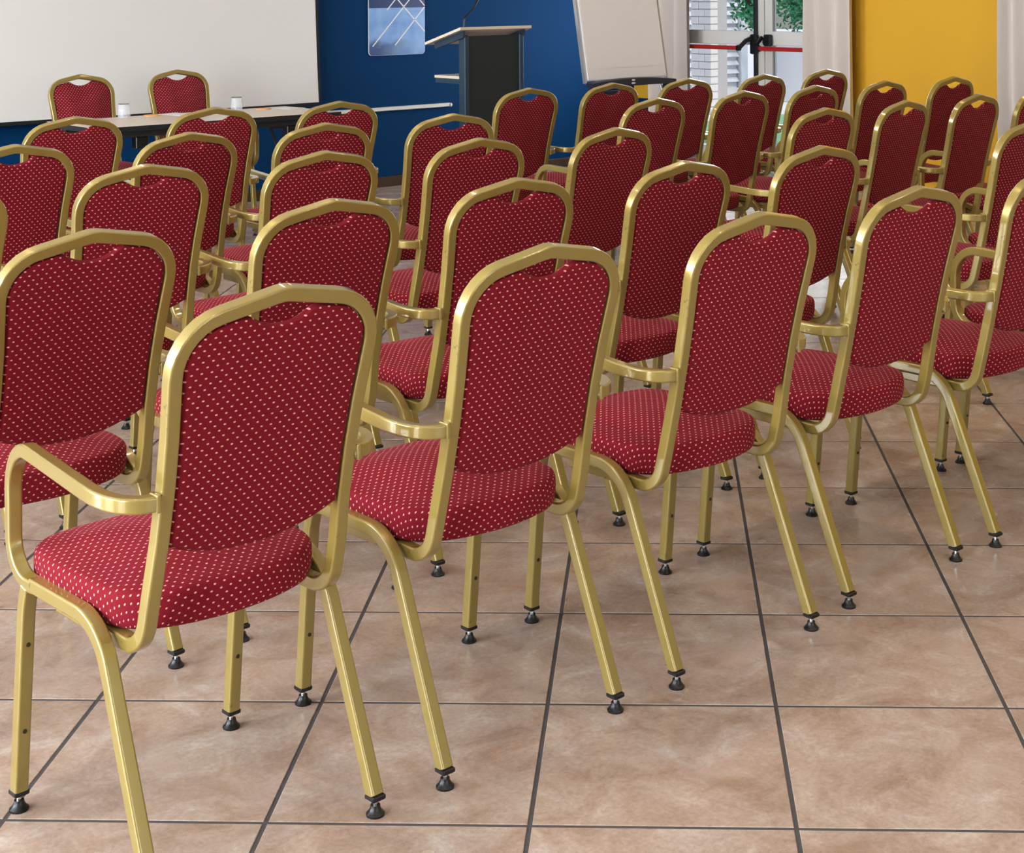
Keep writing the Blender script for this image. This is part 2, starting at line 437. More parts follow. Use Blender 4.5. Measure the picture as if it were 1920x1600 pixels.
# ---------------------------------------------------------------- glazed double door
def door_leaf(name, va, vb, meet, label):
    """leaf between va and vb (along y), meeting stile at 'meet'"""
    x0, x1 = U1 + .03, U1 + .085
    hinge = va if meet == vb else vb
    sg = 1 if meet > hinge else -1
    d = boxobj(name, x0, x1, min(meet, meet - sg * .075), max(meet, meet - sg * .075), .02, DZ - .06, M['pvc'], .004, kind='structure')
    a, b = min(va, vb), max(va, vb)
    boxobj('hinge_stile', x0, x1, min(hinge, hinge + sg * .09), max(hinge, hinge + sg * .09), .02, DZ - .06, M['pvc'], .004, parent=d)
    ia = a + (.075 if meet == a else .09); ib = b - (.075 if meet == b else .09)
    boxobj('mid_rail', x0, x1, ia, ib, .975, 1.083, M['pvc'], .004, parent=d)
    boxobj('bottom_rail', x0, x1, ia, ib, .02, .16, M['pvc'], .004, parent=d)
    boxobj('top_rail', x0, x1, ia, ib, DZ - .16, DZ - .06, M['pvc'], .004, parent=d)
    boxobj('pane', x0 + .024, x0 + .03, ia, ib, .16, .975, M['glass'], parent=d)
    boxobj('pane', x0 + .024, x0 + .03, ia, ib, 1.083, DZ - .16, M['glass'], parent=d)
    return d, ia, ib
fr = MB()
fr.box(U1 + .02, U1 + .1, DV0, DV0 + .035, 0, DZ); fr.box(U1 + .02, U1 + .1, DV1 - .035, DV1, 0, DZ); fr.box(U1 + .02, U1 + .1, DV0 + .035, DV1 - .035, DZ - .055, DZ)
struct('trim_3', fr.mesh('door_frame', M['pvc']))
LEAF = 7.945
d1, ia1, ib1 = door_leaf('door_1', LEAF + .004, DV1 - .04, LEAF + .004, 'left')
d2, ia2, ib2 = door_leaf('door_2', DV0 + .04, LEAF - .004, LEAF - .004, 'right')
def wpart(name, mb, m, parent, loc=(0, 0, 0), sm=35, **k):
    return link(name, mb.mesh(name, m, sm), parent, Vector(loc) - parent.location, **k)
bx = U1 - .055
def push_bar(d, ya, yb, z):
    mb = MB(); mb.lathe([(.0, ya), (.017, ya), (.017, yb), (.0, yb)], 16, 'y', (0, 0, 0), caps=False)
    b = wpart('push_bar', mb, M['red'], d, (bx, 0, z))
push_bar(d1, 8.13, 8.80, .954); push_bar(d2, 7.22, 7.93, .953)
# latch bodies: a housing on the stile and a cranked arm to the bar
mb = MB(); mb.box(U1 - .012, U1 + .0295, 7.995, 8.062, .905, 1.06, .008)
mb.sweep([(U1 - .012, 8.04, 1.03), (bx, 8.06, 1.01), (bx, 8.135, .95)], [(-.016, -.014), (.016, -.014), (.016, .014), (-.016, .014)], (0, 0, 1))
mb.box(bx - .02, bx + .02, 8.118, 8.15, .932, .976, .005)
wpart('latch', mb, M['black'], d1)
mb = MB(); mb.box(U1 - .012, U1 + .0295, 7.855, 7.925, .97, 1.06, .008)
mb.lathe([(.0, -.0), (.034, .0), (.034, .04), (.0, .04)], 18, 'x', (U1 - .03, 7.88, 1.005))
mb.sweep([(U1 - .012, 7.93, 1.04), (bx, 7.945, .99), (bx, 7.93, .945)], [(-.012, -.012), (.012, -.012), (.012, .012), (-.012, .012)], (0, 0, 1))
mb.box(bx - .02, bx + .02, 7.915, 7.945, .93, .975, .005)
wpart('latch', mb, M['black'], d2)
mb = MB(); mb.box(U1 + .0, U1 + .0295, 8.004, 8.032, .1, DZ - .1, .003)
wpart('lock_rod', mb, M['darkmetal'], d1)

# ---------------------------------------------------------------- curtains
def curtain(va, vb, label, folds, seed):
    rnd = random.Random(seed); mb = MB(); n = folds * 14; rows = 22; z0, z1 = .03, 2.72
    ph = [rnd.uniform(-.5, .5) for _ in range(folds + 2)]; am = [rnd.uniform(.7, 1.15) for _ in range(folds + 2)]
    front = []
    for r in range(rows + 1):
        z = z0 + (z1 - z0) * r / rows; row = []
        for i in range(n + 1):
            t = i / n; s = t * folds; k = int(min(s, folds - 1e-6))
            a = .058 * (am[k] * (1 - (s - k)) + am[k + 1] * (s - k)) * (1 - .25 * r / rows)
            x = -a * math.cos(2 * math.pi * s + .35 * math.sin(s * 1.7 + ph[k] + z * .5)) + .006 * math.sin(3 * z + 9 * t)
            row.append((x, (t - .5) * (vb - va) * (1 + .03 * math.sin(z * 1.3)), z))
        front.append(row)
    m = n + 1
    vs = [p for r in front for p in r] + [(p[0] + .004, p[1], p[2]) for r in front for p in r]
    N = m * (rows + 1); fs = []
    for r in range(rows):
        for i in range(n):
            q = (r * m + i, r * m + i + 1, (r + 1) * m + i + 1, (r + 1) * m + i); fs.append(q); fs.append(tuple(N + x for x in reversed(q)))
        for i in (0, n):
            fs.append((r * m + i, (r + 1) * m + i, N + (r + 1) * m + i, N + r * m + i))
    for i in range(n):
        fs.append((i, i + 1, N + i + 1, N + i)); b = rows * m; fs.append((b + i, b + i + 1, N + b + i + 1, N + b + i))
    mb.add(vs, fs)
    link('curtain', mb.mesh('curtain', M['curtain'], True), None, (U1 - .125, (va + vb) / 2, 0), label, 'curtain', 'curtains on the yellow wall')
curtain(8.58, 9.01, 'greige curtain hanging between the flipchart and the glass door', 3, 1)
curtain(6.97, 7.39, 'greige curtain hanging between the glass door and the yellow wall panel', 3, 2)
curtain(5.0, 5.74, 'greige curtain at the right edge, beyond the yellow wall panel', 7, 3)
for nm, a, b, lab in (('curtain_rail', 6.8, 9.15, 'curtain rail above the glass double door'), ('curtain_rail', 3.0, 5.9, 'curtain rail above the right window')):
    mb = MB(); mb.lathe([(0, a), (.014, a), (.014, b), (0, b)], 12, 'y', (0, 0, 0), caps=False)
    mb.box(-.006, .1245, a + .1, a + .12, -.006, .006); mb.box(-.006, .1245, b - .12, b - .1, -.006, .006)
    link(nm, mb.mesh(nm, M['alu'], 40), None, (U1 - .125, 0, 2.735), lab, 'curtain rail')

# ---------------------------------------------------------------- chair
YL = [(.36, -.158), (.45, -.1762), (.50, -.1864), (.55, -.1969), (.60, -.2077), (.65, -.2187), (.70, -.23), (.75, -.2416), (.80, -.2534), (.85, -.2655), (.90, -.2775), (.96, -.292)]
HL = [(.36, .182), (.45, .1797), (.50, .1764), (.55, .1743), (.60, .1735), (.65, .1737), (.70, .1752), (.75, .1779), (.80, .1818), (.85, .1862), (.92, .191)]
def interp(tab, z):
    if z <= tab[0][0]: return tab[0][1]
    for (a, p), (b, q) in zip(tab, tab[1:]):
        if z <= b: return p + (q - p) * (z - a) / (b - a)
    return tab[-1][1]
def yc(z): return interp(YL, z) + .0125
def hc(z): return interp(HL, z)
TUBE = rsq()
FRAME_PATH = []
def back_frame_mesh():
    left = [(-.180, .13, .380), (-.180, yc(.38) + .004, .380)]
    rl = [.078]
    for z in (.47, .56, .65, .735): left.append((-hc(z), yc(z), z)); rl.append(.3)
    zk = .9075; left.append((-.1905, yc(zk), zk)); rl.append(.088)
    pts = left + [(0, yc(.9435), .9435)] + [(-x, y, z) for x, y, z in reversed(left)]
    rad = rl + [.07] + list(reversed(rl))
    path = fillet(pts, rad)
    FRAME_PATH.extend(path)
    mb = MB(); mb.sweep(path, TUBE, (1, 0, 0))
    return area_normals(mb.mesh('back_frame', M['gold'], 180))

def inner_contour():
    """inner edge of the frame's upper half as (x, z) from the post up to the middle of the top"""
    P = [p for p in FRAME_PATH if p.z > .5 and p.x >= -.0001]; P.sort(key=lambda p: -p.x if p.z > .9 else -1 + p.z * .1)
    up = [p for p in FRAME_PATH if p.z > .5 and p.x >= -.0001]
    up = list(reversed(up))                      # path ends on the right post: walk up it to the middle
    out = []
    for k, p in enumerate(up):
        a, b = up[max(k - 1, 0)], up[min(k + 1, len(up) - 1)]
        t = Vector((b.x - a.x, b.z - a.z)).normalized()
        out.append((p.x - t.y * .0134, p.z + t.x * .0134))
    return out
def backrest_mesh():
    nx, nz = 44, 34; mb = MB(); uv = []
    def smooth(a, b, t): t = max(0, min(1, (t - a) / (b - a))); return t * t * (3 - 2 * t)
    con = inner_contour(); xmax = max(p[0] for p in con); ks = max(range(len(con)), key=lambda k: con[k][0])
    side = [(z, x) for x, z in con[:ks + 1]]; top = sorted((x, z) for x, z in con[ks:])
    side.sort()
    lay = [[], []]
    for i in range(nx + 1):
        xi = math.sin((i / nx - .5) * math.pi) * .6 + (i / nx * 2 - 1) * .4
        xt = xi * xmax; zt = interp(top, abs(xt))
        nt = .8930 + .024 * (abs(xt) / .064) ** 2.2; hh = max(0., .012 - abs(zt - nt)) / .012; zt = min(zt, nt) - hh * hh * .003
        zb = .513 + .037 * abs(xi) ** 2.2
        for j in range(nz + 1):
            t = j / nz; t = .5 - .5 * math.cos(math.pi * t) * .6 - .5 * (1 - 2 * t) * .4
            z = zb + (zt - zb) * t
            hw = interp(side, z) if z < side[-1][0] else xmax
            x = xi * hw
            d = min((1 - abs(xi)) * hw, zt - z, z - zb)
            k = math.sqrt(max(0., 1 - (1 - min(d / .011, 1)) ** 2))
            kk = smooth(0, .10, d)
            y = yc(z)
            lay[0].append((x, y - .0115 * k - .003 * kk, z)); lay[1].append((x, y + .012 * k + .02 * kk, z))
            uv.append((x, z * 1.026))
    m = nz + 1; N = len(lay[0]); fs = []
    for i in range(nx):
        for j in range(nz):
            q = (i * m + j, (i + 1) * m + j, (i + 1) * m + j + 1, i * m + j + 1); fs += [q, tuple(N + v for v in reversed(q))]
    edge = [(i, 0) for i in range(nx)] + [(nx, j) for j in range(nz)] + [(nx - i, nz) for i in range(nx)] + [(0, nz - j) for j in range(nz)]
    for (a, b), (c, d) in zip(edge, edge[1:] + edge[:1]):
        fs.append((a * m + b, N + a * m + b, N + c * m + d, c * m + d))
    mb.add(lay[0] + lay[1], fs)
    return mb.mesh('backrest', M['fabric'], True, uv + uv)

def closed_spline(pts, n):
    P = [Vector((p[0], p[1], 0)) for p in pts]; k = len(P); out = []
    for i in range(k):
        p0, p1, p2, p3 = P[i - 1], P[i], P[(i + 1) % k], P[(i + 2) % k]
        for s in range(n):
            t = s / n
            out.append(.5 * ((2 * p1) + (p2 - p0) * t + (2 * p0 - 5 * p1 + 4 * p2 - p3) * t * t + (3 * p1 - p0 - 3 * p2 + p3) * t ** 3))
    return out
def seat_mesh():
    half = [(0, .268), (.09, .267), (.15, .254), (.188, .212), (.199, .14), (.197, .05), (.192, -.03), (.177, -.085), (.138, -.122), (.075, -.144)]
    pts = half + [(0, -.152)] + [(-x, y) for x, y in reversed(half[1:])]
    O = closed_spline(pts, 5); n = len(O); cen = Vector((0, .06, 0))
    nor = []
    for i in range(n):
        t = (O[(i + 1) % n] - O[i - 1]).normalized(); nor.append(Vector((t.y, -t.x, 0)))
    if (O[0] + nor[0] * .01 - cen).length < (O[0] - cen).length: nor = [-v for v in nor]
    mb = MB(); uv = []; vs = []; fs = []
    top = .4595
    def dome(s): return top + .026 * (1 - s ** 2.6)
    for s in (.12, .3, .5, .68, .82, .92):
        for i in range(n):
            p = cen + (O[i] - nor[i] * .03 - cen) * s; vs.append((p.x, p.y, dome(s))); uv.append((p.x, p.y))
    r = .015; arc = 0; prof = [(-.03, top + .0035), (-.020, top + .0012)]
    for k in range(1, 7):
        a = math.pi / 2 * k / 6; prof.append((-r + r * math.sin(a) * 1.0 + .0045, top - .001 - r + r * math.cos(a)))
    prof += [(.0050, .432), (.0045, .418), (.002, .404), (-.001, .397), (-.006, .394), (-.03, .3935)]
    last = None
    for (o, z) in prof:
        if last is not None: arc += math.hypot(o - last[0], z - last[1])
        last = (o, z)
        for i in range(n):
            p = O[i] + nor[i] * o; vs.append((p.x, p.y, z)); q = O[i] + nor[i] * (-.03 + arc); uv.append((q.x, q.y))
    rings = len(vs) // n
    for k in range(rings - 1):
        for i in range(n):
            j = (i + 1) % n; fs.append((k * n + i, k * n + j, (k + 1) * n + j, (k + 1) * n + i))
    fs.append(tuple(range(n))); fs.append(tuple((rings - 1) * n + i for i in range(n)))
    mb.add(vs, fs)
    return mb.mesh('seat', M['fabric'], 60, uv)
def arm_mesh(s):
    pts = [(s * .184, -.2055, .632), (s * .251, -.2055, .633), (s * .2135, .2475, .6455), (s * .2125, .2475, .409), (s * .2125, .160, .411)]
    a, b, c = Vector((s * .190, -.2055, .632)), Vector((s * .257, -.2055, .633)), Vector((s * .2445, -.085, .6365))
    bend = [Vector(pts[0])] + [a * (1 - t) ** 2 + b * (2 * t * (1 - t)) + c * t * t for t in [k / 12 for k in range(13)]]
    mb = MB(); mb.sweep(bend[:-1] + fillet([tuple(c)] + pts[2:], [.085, .068], 10), TUBE, (0, 0, 1))
    # weld collar at the back post
    mb.box(min(s * .186, s * .196), max(s * .186, s * .196), -.2195, -.1915, .618, .646, .002)
    return area_normals(mb.mesh('armrest', M['gold'], 180))
def loop_mesh():
    """short linking loop on the right post"""
    pts = [(.184, -.2055, .632), (.245, -.2055, .633), (.243, -.085, .636), (.195, -.080, .636)]
    mb = MB(); mb.sweep(fillet(pts, [.062, .05], 9), TUBE, (0, 0, 1))
    mb.sweep([(.197, -.08, .636), (.19, -.196, .634)], [(x * .5, y * .6) for x, y in TUBE], (0, 0, 1))
    mb.box(.186, .196, -.2195, -.1915, .618, .646, .002)
    return area_normals(mb.mesh('linking_loop', M['gold'], 180))
def rear_leg_mesh(s):
    pts = [(s * .2125, .166, .4125), (s * .2125, -.068, .4125), (s * .2125, -.2265, .0345)]
    mb = MB(); mb.sweep(fillet(pts, [.105], 10), TUBE, (1, 0, 0)); return area_normals(mb.mesh('leg', M['gold'], 180))
def front_leg_mesh(s):
    pts = [(s * .2125, .188, .403), (s * .2125, .200, .36), (s * .2125, .2325, .0345)]
    mb = MB(); mb.sweep(fillet(pts, [.2], 6), TUBE, (1, 0, 0)); return area_normals(mb.mesh('leg', M['gold'], 180))
def cap_mesh():
    mb = MB(); mb.box(-.0138, .0138, -.0138, .0138, .0275, .0365, .002); return mb.mesh('end_cap', M['black'])
def glide_mesh():
    mb = MB(); mb.lathe([(.0, .0), (.0165, .0), (.0168, .0035), (.0125, .0075), (.0092, .013), (.0085, .018), (.0, .018)], 14, caps=False)
    mb.lathe([(.0045, .016), (.0045, .029)], 8, mi=1); return mb.mesh('glide', [M['black'], M['chrome']], 40)
def screw_mesh():
    mb = MB(); mb.lathe([(.0, .0), (.0042, .0), (.0038, .0012), (.0, .0014)], 10, caps=False); return mb.mesh('screw', M['screw'], 30)
CM = dict(frame=back_frame_mesh(), back=backrest_mesh(), seat=seat_mesh(), arm=arm_mesh(-1), loop=loop_mesh(),
          rear={s: rear_leg_mesh(s) for s in (-1, 1)}, front={s: front_leg_mesh(s) for s in (-1, 1)}, cap=cap_mesh(), glide=glide_mesh(), screw=screw_mesh())
def chair(u, v, hd, label, group, screws=False):
    o = D.objects.new('banquet_armchair', None); C.objects.link(o); o.empty_display_size = .2
    o.location = (u, v, 0); o.rotation_euler = (0, 0, -R(hd)); o['label'] = label; o['category'] = 'chair'; o['group'] = group
    link('back_frame', CM['frame'], o); link('backrest', CM['back'], o); link('seat', CM['seat'], o)
    for s in (-1, 1):
        link('armrest', CM['arm'], o) if s < 0 else link('linking_loop', CM['loop'], o)
        for me, y, fr_ in ((CM['rear'][s], -.2283, False), (CM['front'][s], .2328, True)):
            l = link('leg', me, o)
            c = link('end_cap', CM['cap'], l, (s * .2125, y, 0)); c.rotation_euler = (0, 0, 0)
            link('glide', CM['glide'], l, (s * .2125, y, 0))
            if screws:
                for zz in (.145, .30):
                    yy = (.2125 + .02 - .0997 * (zz - .0345)) if fr_ else (-.2265 + .4193 * (zz - .0345))
                    if fr_:
                        q = link('screw', CM['screw'], l, (s * .2125, yy - .0128, zz)); q.rotation_euler = (R(90), 0, 0)
    return o
FAB = 'red dotted gold-framed armchair, '
def seq(n): return ['leftmost', 'second from the left', 'third from the left', 'fourth from the left', 'fifth from the left', 'sixth from the left'][n]
rows = [
 ('nearest row', [(1.345, 2.483, -2.0), (1.920, 2.483, -.5), (2.511, 2.471, .6), (3.094, 2.487, .3), (3.673, 2.472, 0.), (4.205, 2.475, 0.)], []),
 ('second row', [(1.377, 3.262, -4.0), (1.983, 3.302, -.9), (2.539, 3.298, 2.2), (3.094, 3.257, -.2), (3.672, 3.246, .3)], [(4.83, 3.25, 0.), (5.385, 3.25, 0.)]),
 ('third row', [(1.44, 4.25, 0.), (2.020, 4.265, .1), (2.559, 4.211, 0.), (3.120, 4.185, .2), (3.648, 4.131, -3.6)], [(4.818, 4.155, -.6), (5.335, 4.165, -5.), (5.866, 4.162, -4.), (6.40, 4.16, 0.)]),
 ('fourth row', [(1.993, 5.071, .5), (2.556, 5.053, -4.0), (3.102, 5.025, 2.1), (3.668, 5.009, 3.6)], [(4.753, 5.031, -1.8), (5.341, 5.058, -2.2), (5.862, 5.062, -2.4), (6.388, 5.040, -1.0), (6.915, 4.992, -.8)]),
 ('farthest row', [(2.593, 5.962, .2), (3.200, 5.985, 2.0), (3.742, 5.895, 2.6)], [(4.826, 5.953, -1.2), (5.356, 5.938, -1.2), (5.888, 5.919, 1.0), (6.425, 5.873, -1.0), (7.032, 5.921, .7)])]
for ri, (rn, lb, rb) in enumerate(rows):
    for k, (u, v, h) in enumerate(lb):
        side = ' of the left block' if rb else ''
        lab = FAB + seq(k) + ' in the ' + rn + side
        if ri == 0 and k == 5: lab = FAB + 'in the nearest row, only armrest and legs showing at right edge'
        chair(u, v, h, lab, 'chairs in the ' + rn, ri < 2)
    for k, (u, v, h) in enumerate(rb):
        lab = FAB + seq(k) + ' in the ' + rn + ' of the right block'
        if ri == 1: lab = FAB + ('in the second row beyond the aisle, cut by the right edge' if k == 0 else 'in the second row, only its armrest showing at the right edge')
        chair(u, v, h, lab, 'chairs in the ' + rn)
chair(3.912, 8.221, 177.1, FAB + 'left of the two behind the speakers table', 'chairs behind the speakers table')
chair(4.530, 8.266, 178.1, FAB + 'right of the two behind the speakers table', 'chairs behind the speakers table')

# ---------------------------------------------------------------- speakers' table and what stands on it
def empty(name, loc, label, cat, group=None, rotz=0.):
    o = D.objects.new(name, None); C.objects.link(o); o.location = loc; o.rotation_euler = (0, 0, rotz); o.empty_display_size = .2
    o['label'] = label; o['category'] = cat
    if group: o['group'] = group
    return o
def part(name, mb, m, parent, sm=35, loc=None): return link(name, mb.mesh(name, m, sm), parent, loc)
TU0, TU1, TV0, TV1, TZ = 3.50, 4.953, 7.45, 8.04, .74
t = empty('folding_table', ((TU0 + TU1) / 2, (TV0 + TV1) / 2, 0), 'long pale-topped folding table with black edge in front of the screen', 'table')
hx, hy = (TU1 - TU0) / 2, (TV1 - TV0) / 2
mb = MB(); mb.box(-hx + .004, hx - .004, -hy + .004, hy - .004, TZ - .026, TZ, .0015); part('tabletop', mb, M['laminate'], t)
mb = MB()
mb.box(-hx, hx, -hy, -hy + .0038, TZ - .0275, TZ - .0015); mb.box(-hx, hx, hy - .0038, hy, TZ - .0275, TZ - .0015)
mb.box(-hx, -hx + .0038, -hy + .0038, hy - .0038, TZ - .0275, TZ - .0015); mb.box(hx - .0038, hx, -hy + .0038, hy - .0038, TZ - .0275, TZ - .0015)
part('edge_band', mb, M['blackcloth'], t)
mb = MB(); mb.box(-hx + .08, hx - .08, -hy + .05, -hy + .07, TZ - .062, TZ - .0262); mb.box(-hx + .08, hx - .08, hy - .07, hy - .05, TZ - .062, TZ - .0262)
part('frame_rail', mb, M['darkmetal'], t)
for s in (-1, 1):
    x = s * (hx - .16)
    mb = MB(); mb.box(x - .02, x + .02, -hy + .05, hy - .05, TZ - .11, TZ - .0622, .004)
    mb.box(x - .025, x + .025, -.03, .03, .05, TZ - .11, .006)
    mb.box(x - .03, x + .03, -hy + .03, hy - .03, 0.012, .05, .01)
    lg = part('leg', mb, M['darkmetal'], t)
    for yy in (-hy + .06, hy - .06):
        mb = MB(); mb.lathe([(0, 0), (.018, 0), (.018, .012), (0, .012)], 12, caps=False); part('foot', mb, M['black'], lg, loc=(x, yy, 0))
    mb = MB(); mb.box(x - s * .12 - .035, x - s * .12 + .035, -hy + .055, -hy + .105, TZ - .125, TZ - .0625, .004); part('hinge_bracket', mb, M['black'], t)
    mb = MB(); mb.sweep([(x - s * .13, 0, TZ - .06), (x - s * .012, 0, TZ - .36)], [(-.008, -.004), (.008, -.004), (.008, .004), (-.008, .004)], (0, 1, 0)); part('brace', mb, M['darkmetal'], t)
def tumbler(loc, label):
    g = empty('drinking_glass', loc, label, 'glass', 'upturned glasses on the speakers table')
    mb = MB(); n = 24
    prof = [(.034, .0), (.0335, .02), (.030, .072), (.027, .076), (.0, .076)]
    inn = [(.0, .068), (.0265, .068), (.031, .02), (.032, .0)]
    mb.lathe([(.034, .0008)] + prof[1:4] + [(.001, .0765)] + [(.001, .068)] + inn[1:] + [(.034, .0008)], n, caps=False)
    part('bowl', mb, M['tumbler'], g, 40)
    mb = MB(); mb.lathe([(.0290, .0748), (.0300, .0742), (.0306, .0715), (.0302, .0715)], n, caps=False); part('base_rim', mb, M['screw'], g, 40)
tumbler((3.914, 7.985, TZ), 'upturned glass on the table beside the left chair')
tumbler((4.603, 7.99, TZ), 'upturned glass on the table right of the right chair')
for u, v, lab in ((4.07, 7.97, 'peach coloured round coaster by the left glasses'), (4.74, 7.93, 'peach coloured round coaster by the right glasses')):
    mb = MB(); mb.lathe([(0, 0), (.045, 0), (.045, .005), (0, .005)], 24, caps=False)
    link('coaster', mb.mesh('coaster', M['orange'], 30), None, (u, v, TZ + .0005), lab, 'coaster', 'coasters on the speakers table')
for u, v, lab in ((4.22, 7.96, 'white paper sheet lying by the left glasses'), (4.88, 7.90, 'white paper sheet lying near the right table end')):
    mb = MB(); mb.box(-.06, .06, -.09, .09, 0, .0015)
    link('paper_sheet', mb.mesh('paper_sheet', M['paper']), None, (u, v, TZ + .0005), lab, 'paper', 'papers on the speakers table', rotz=.2)

# ---------------------------------------------------------------- projection screen on the blue wall
SU0, SU1, SZ0, SZ1 = 1.6, 5.965, .648, 2.62
s_ = empty('projection_screen', ((SU0 + SU1) / 2, V1 - .1, 0), 'large white projection screen hanging on the blue wall', 'screen')
def screen_sheet(x_in, y, z_lo, z_hi, th):
    mb = MB(); n = 24; cx = (SU0 + SU1) / 2; L = []; Rr = []
    for k in range(n + 1):
        z = z_lo + (z_hi - z_lo) * k / n; f = (z - SZ0) / (SZ1 - SZ0)
        bow = .028 * (1 - (abs(2 * f - 1)) ** 1.6)
        L.append((SU0 + bow - cx - x_in, z)); Rr.append((SU1 - bow - cx + x_in, z))
    vs = [(x, y, z) for x, z in L] + [(x, y, z) for x, z in Rr] + [(x, y + th, z) for x, z in L] + [(x, y + th, z) for x, z in Rr]
    m = n + 1; fs = []
    for k in range(n):
        fs += [(k, m + k, m + k + 1, k + 1), (2 * m + k, 2 * m + k + 1, 3 * m + k + 1, 3 * m + k), (k, k + 1, 2 * m + k + 1, 2 * m + k), (m + k, 3 * m + k, 3 * m + k + 1, m + k + 1)]
    fs += [(0, 2 * m, 3 * m, m), (n, m + n, 3 * m + n, 2 * m + n)]
    mb.add(vs, fs); return mb
part('screen_fabric', screen_sheet(0, -.002, SZ0, SZ1, .0015), M['screen'], s_, False)
part('edge_shadow_strip', screen_sheet(.024, 0., SZ0, SZ1, .0015), M['blackcloth'], s_, False)  # dark sheet standing in for the narrow shadow along the screen's side edges
mb = MB(); mb.box(SU0 - .03 - (SU0 + SU1) / 2, SU1 + .0 - (SU0 + SU1) / 2, -.006, .008, SZ0 - .024, SZ0 - .0005, .002); part('bottom_bar', mb, M['blackcloth'], s_)
mb = MB(); mb.lathe([(0, -2.3), (.05, -2.3), (.05, 2.3), (0, 2.3)], 18, 'x', (0, .02, SZ1 + .04), caps=False); part('roller_case', mb, M['whitebar'], s_)

# ---------------------------------------------------------------- poster
p_ = empty('wall_poster', (6.45, V1 - .012, .949), 'blue sky poster with crossing white lines on the blue wall', 'poster')
PW, PH = .492, .80
def rounded(x0, x1, z0, z1, r, n=6):
    out = []
    for cx, cz, a0 in ((x1 - r, z0 + r, -90), (x1 - r, z1 - r, 0), (x0 + r, z1 - r, 90), (x0 + r, z0 + r, 180)):
        for k in range(n + 1):
            a = R(a0 + 90 * k / n); out.append((cx + r * math.cos(a), cz + r * math.sin(a)))
    return out
mb = MB(); o = rounded(0, PW, 0, PH, .026); mb.loft([[(x, y, z) for x, z in o] for y in (0, .0115)], True); part('print_panel', mb, M['poster'], p_)
mb = MB(); o = rounded(-.003, PW, -.002, PH, .026); mb.loft([[(x, y, z) for x, z in o] for y in (.0025, .0112)], True); part('white_edge', mb, M['paper'], p_)
def pc(cx, cy): return ((cx - 240) / 1440 * PW, (1425 - cy) / 1210 * .3385 + .0015)
def extend(a, b, top):   # carry a line on to the (unseen) upper part
    return a
for a, b in (((1060, -195), (695, 265)), ((610, -430), (1680, 850)), ((1740 - 205, -320), (320, 1200)), ((1175, -430), (1672, 168)), ((1670, 205), (895, 1185))):
    A, B = Vector(pc(*a)), Vector(pc(*b)); dr = (B - A).normalized(); nn = Vector((-dr.y, dr.x)) * .0042
    A.x = min(A.x, PW - .002); B.x = min(B.x, PW - .002)
    mb = MB(); q = [A + nn, B + nn, B - nn, A - nn]; mb.loft([[(v.x, y, v.y) for v in q] for y in (-.0012, .0004)], True); part('printed_line', mb, M['paper'], p_)

# ---------------------------------------------------------------- lectern
LU0, LU1, LV = 5.875, 6.443, 7.545
l_ = empty('lectern', ((LU0 + LU1) / 2, 7.62, 0), 'anthracite lectern with cream sloping top before the blue wall', 'lectern')
lx = (LU0 + LU1) / 2; hw = (LU1 - LU0) / 2
def slab(mb, x0, x1, ya, za, yb, zb, th, mi=0):
    mb.loft([[(x, ya, za), (x, yb, zb), (x, yb, zb - th), (x, ya, za - th)] for x in (x0, x1)], True, True, mi)
ya, za, yb, zb = LV - 7.62, 1.192, 7.905 - 7.62, 1.093
mb = MB(); slab(mb, -hw, hw, ya, za, yb, zb, .017); part('reading_top', mb, M['laminate2'], l_)
for s in (-1, 1):
    mb = MB(); x = s * (hw - .045); slab(mb, x - .008, x + .008, ya + .02, za - .024, yb - .05, zb - .003, .040); part('top_bracket', mb, M['slate'], l_)
mb = MB(); mb.box(-.218, .228, -.044, -.028, .03, 1.135, .002); part('front_panel', mb, M['lectern'], l_)
for s in (-1, 1):
    x = .005 + s * .218
    mb = MB(); mb.box(x - .018, x + .018, -.050, .012, .02, 1.140, .004); part('upright', mb, M['slate'], l_)
mb = MB(); mb.box(-.20, .21, .0125, .300, .868, .886, .002); part('shelf', mb, M['laminate2'], l_)
for x in (-.1875, .1975):
    mb = MB(); mb.box(x - .0075, x + .0075, .0125, .295, .838, .8675); part('shelf_bracket', mb, M['slate'], l_)
mb = MB(); mb.box(-.24, .25, -.10, .30, 0, .0195, .004); part('base_plate', mb, M['lectern'], l_)
mb = MB(); mb.sweep(fillet([(-.215, -.02, 1.172), (-.212, -.02, 1.245), (-.13, -.02, 1.31), (-.095, -.02, 1.37), (-.09, -.02, 1.47)], [.03, .03, .06]), [(.0055 * math.cos(a * math.pi / 4), .0055 * math.sin(a * math.pi / 4)) for a in range(8)], (1, 0, 0))
mb.lathe([(0, 0), (.02, 0), (.018, .01), (0, .01)], 14, 'z', (-.215, -.02, 1.166), caps=False)
part('gooseneck', mb, M['black'], l_)
mb = MB(); mb.lathe([(0, 1.465), (.011, 1.468), (.013, 1.49), (.010, 1.515), (0, 1.52)], 14, 'z', (-.09, -.02, 0), caps=False); part('microphone', mb, M['black'], l_)

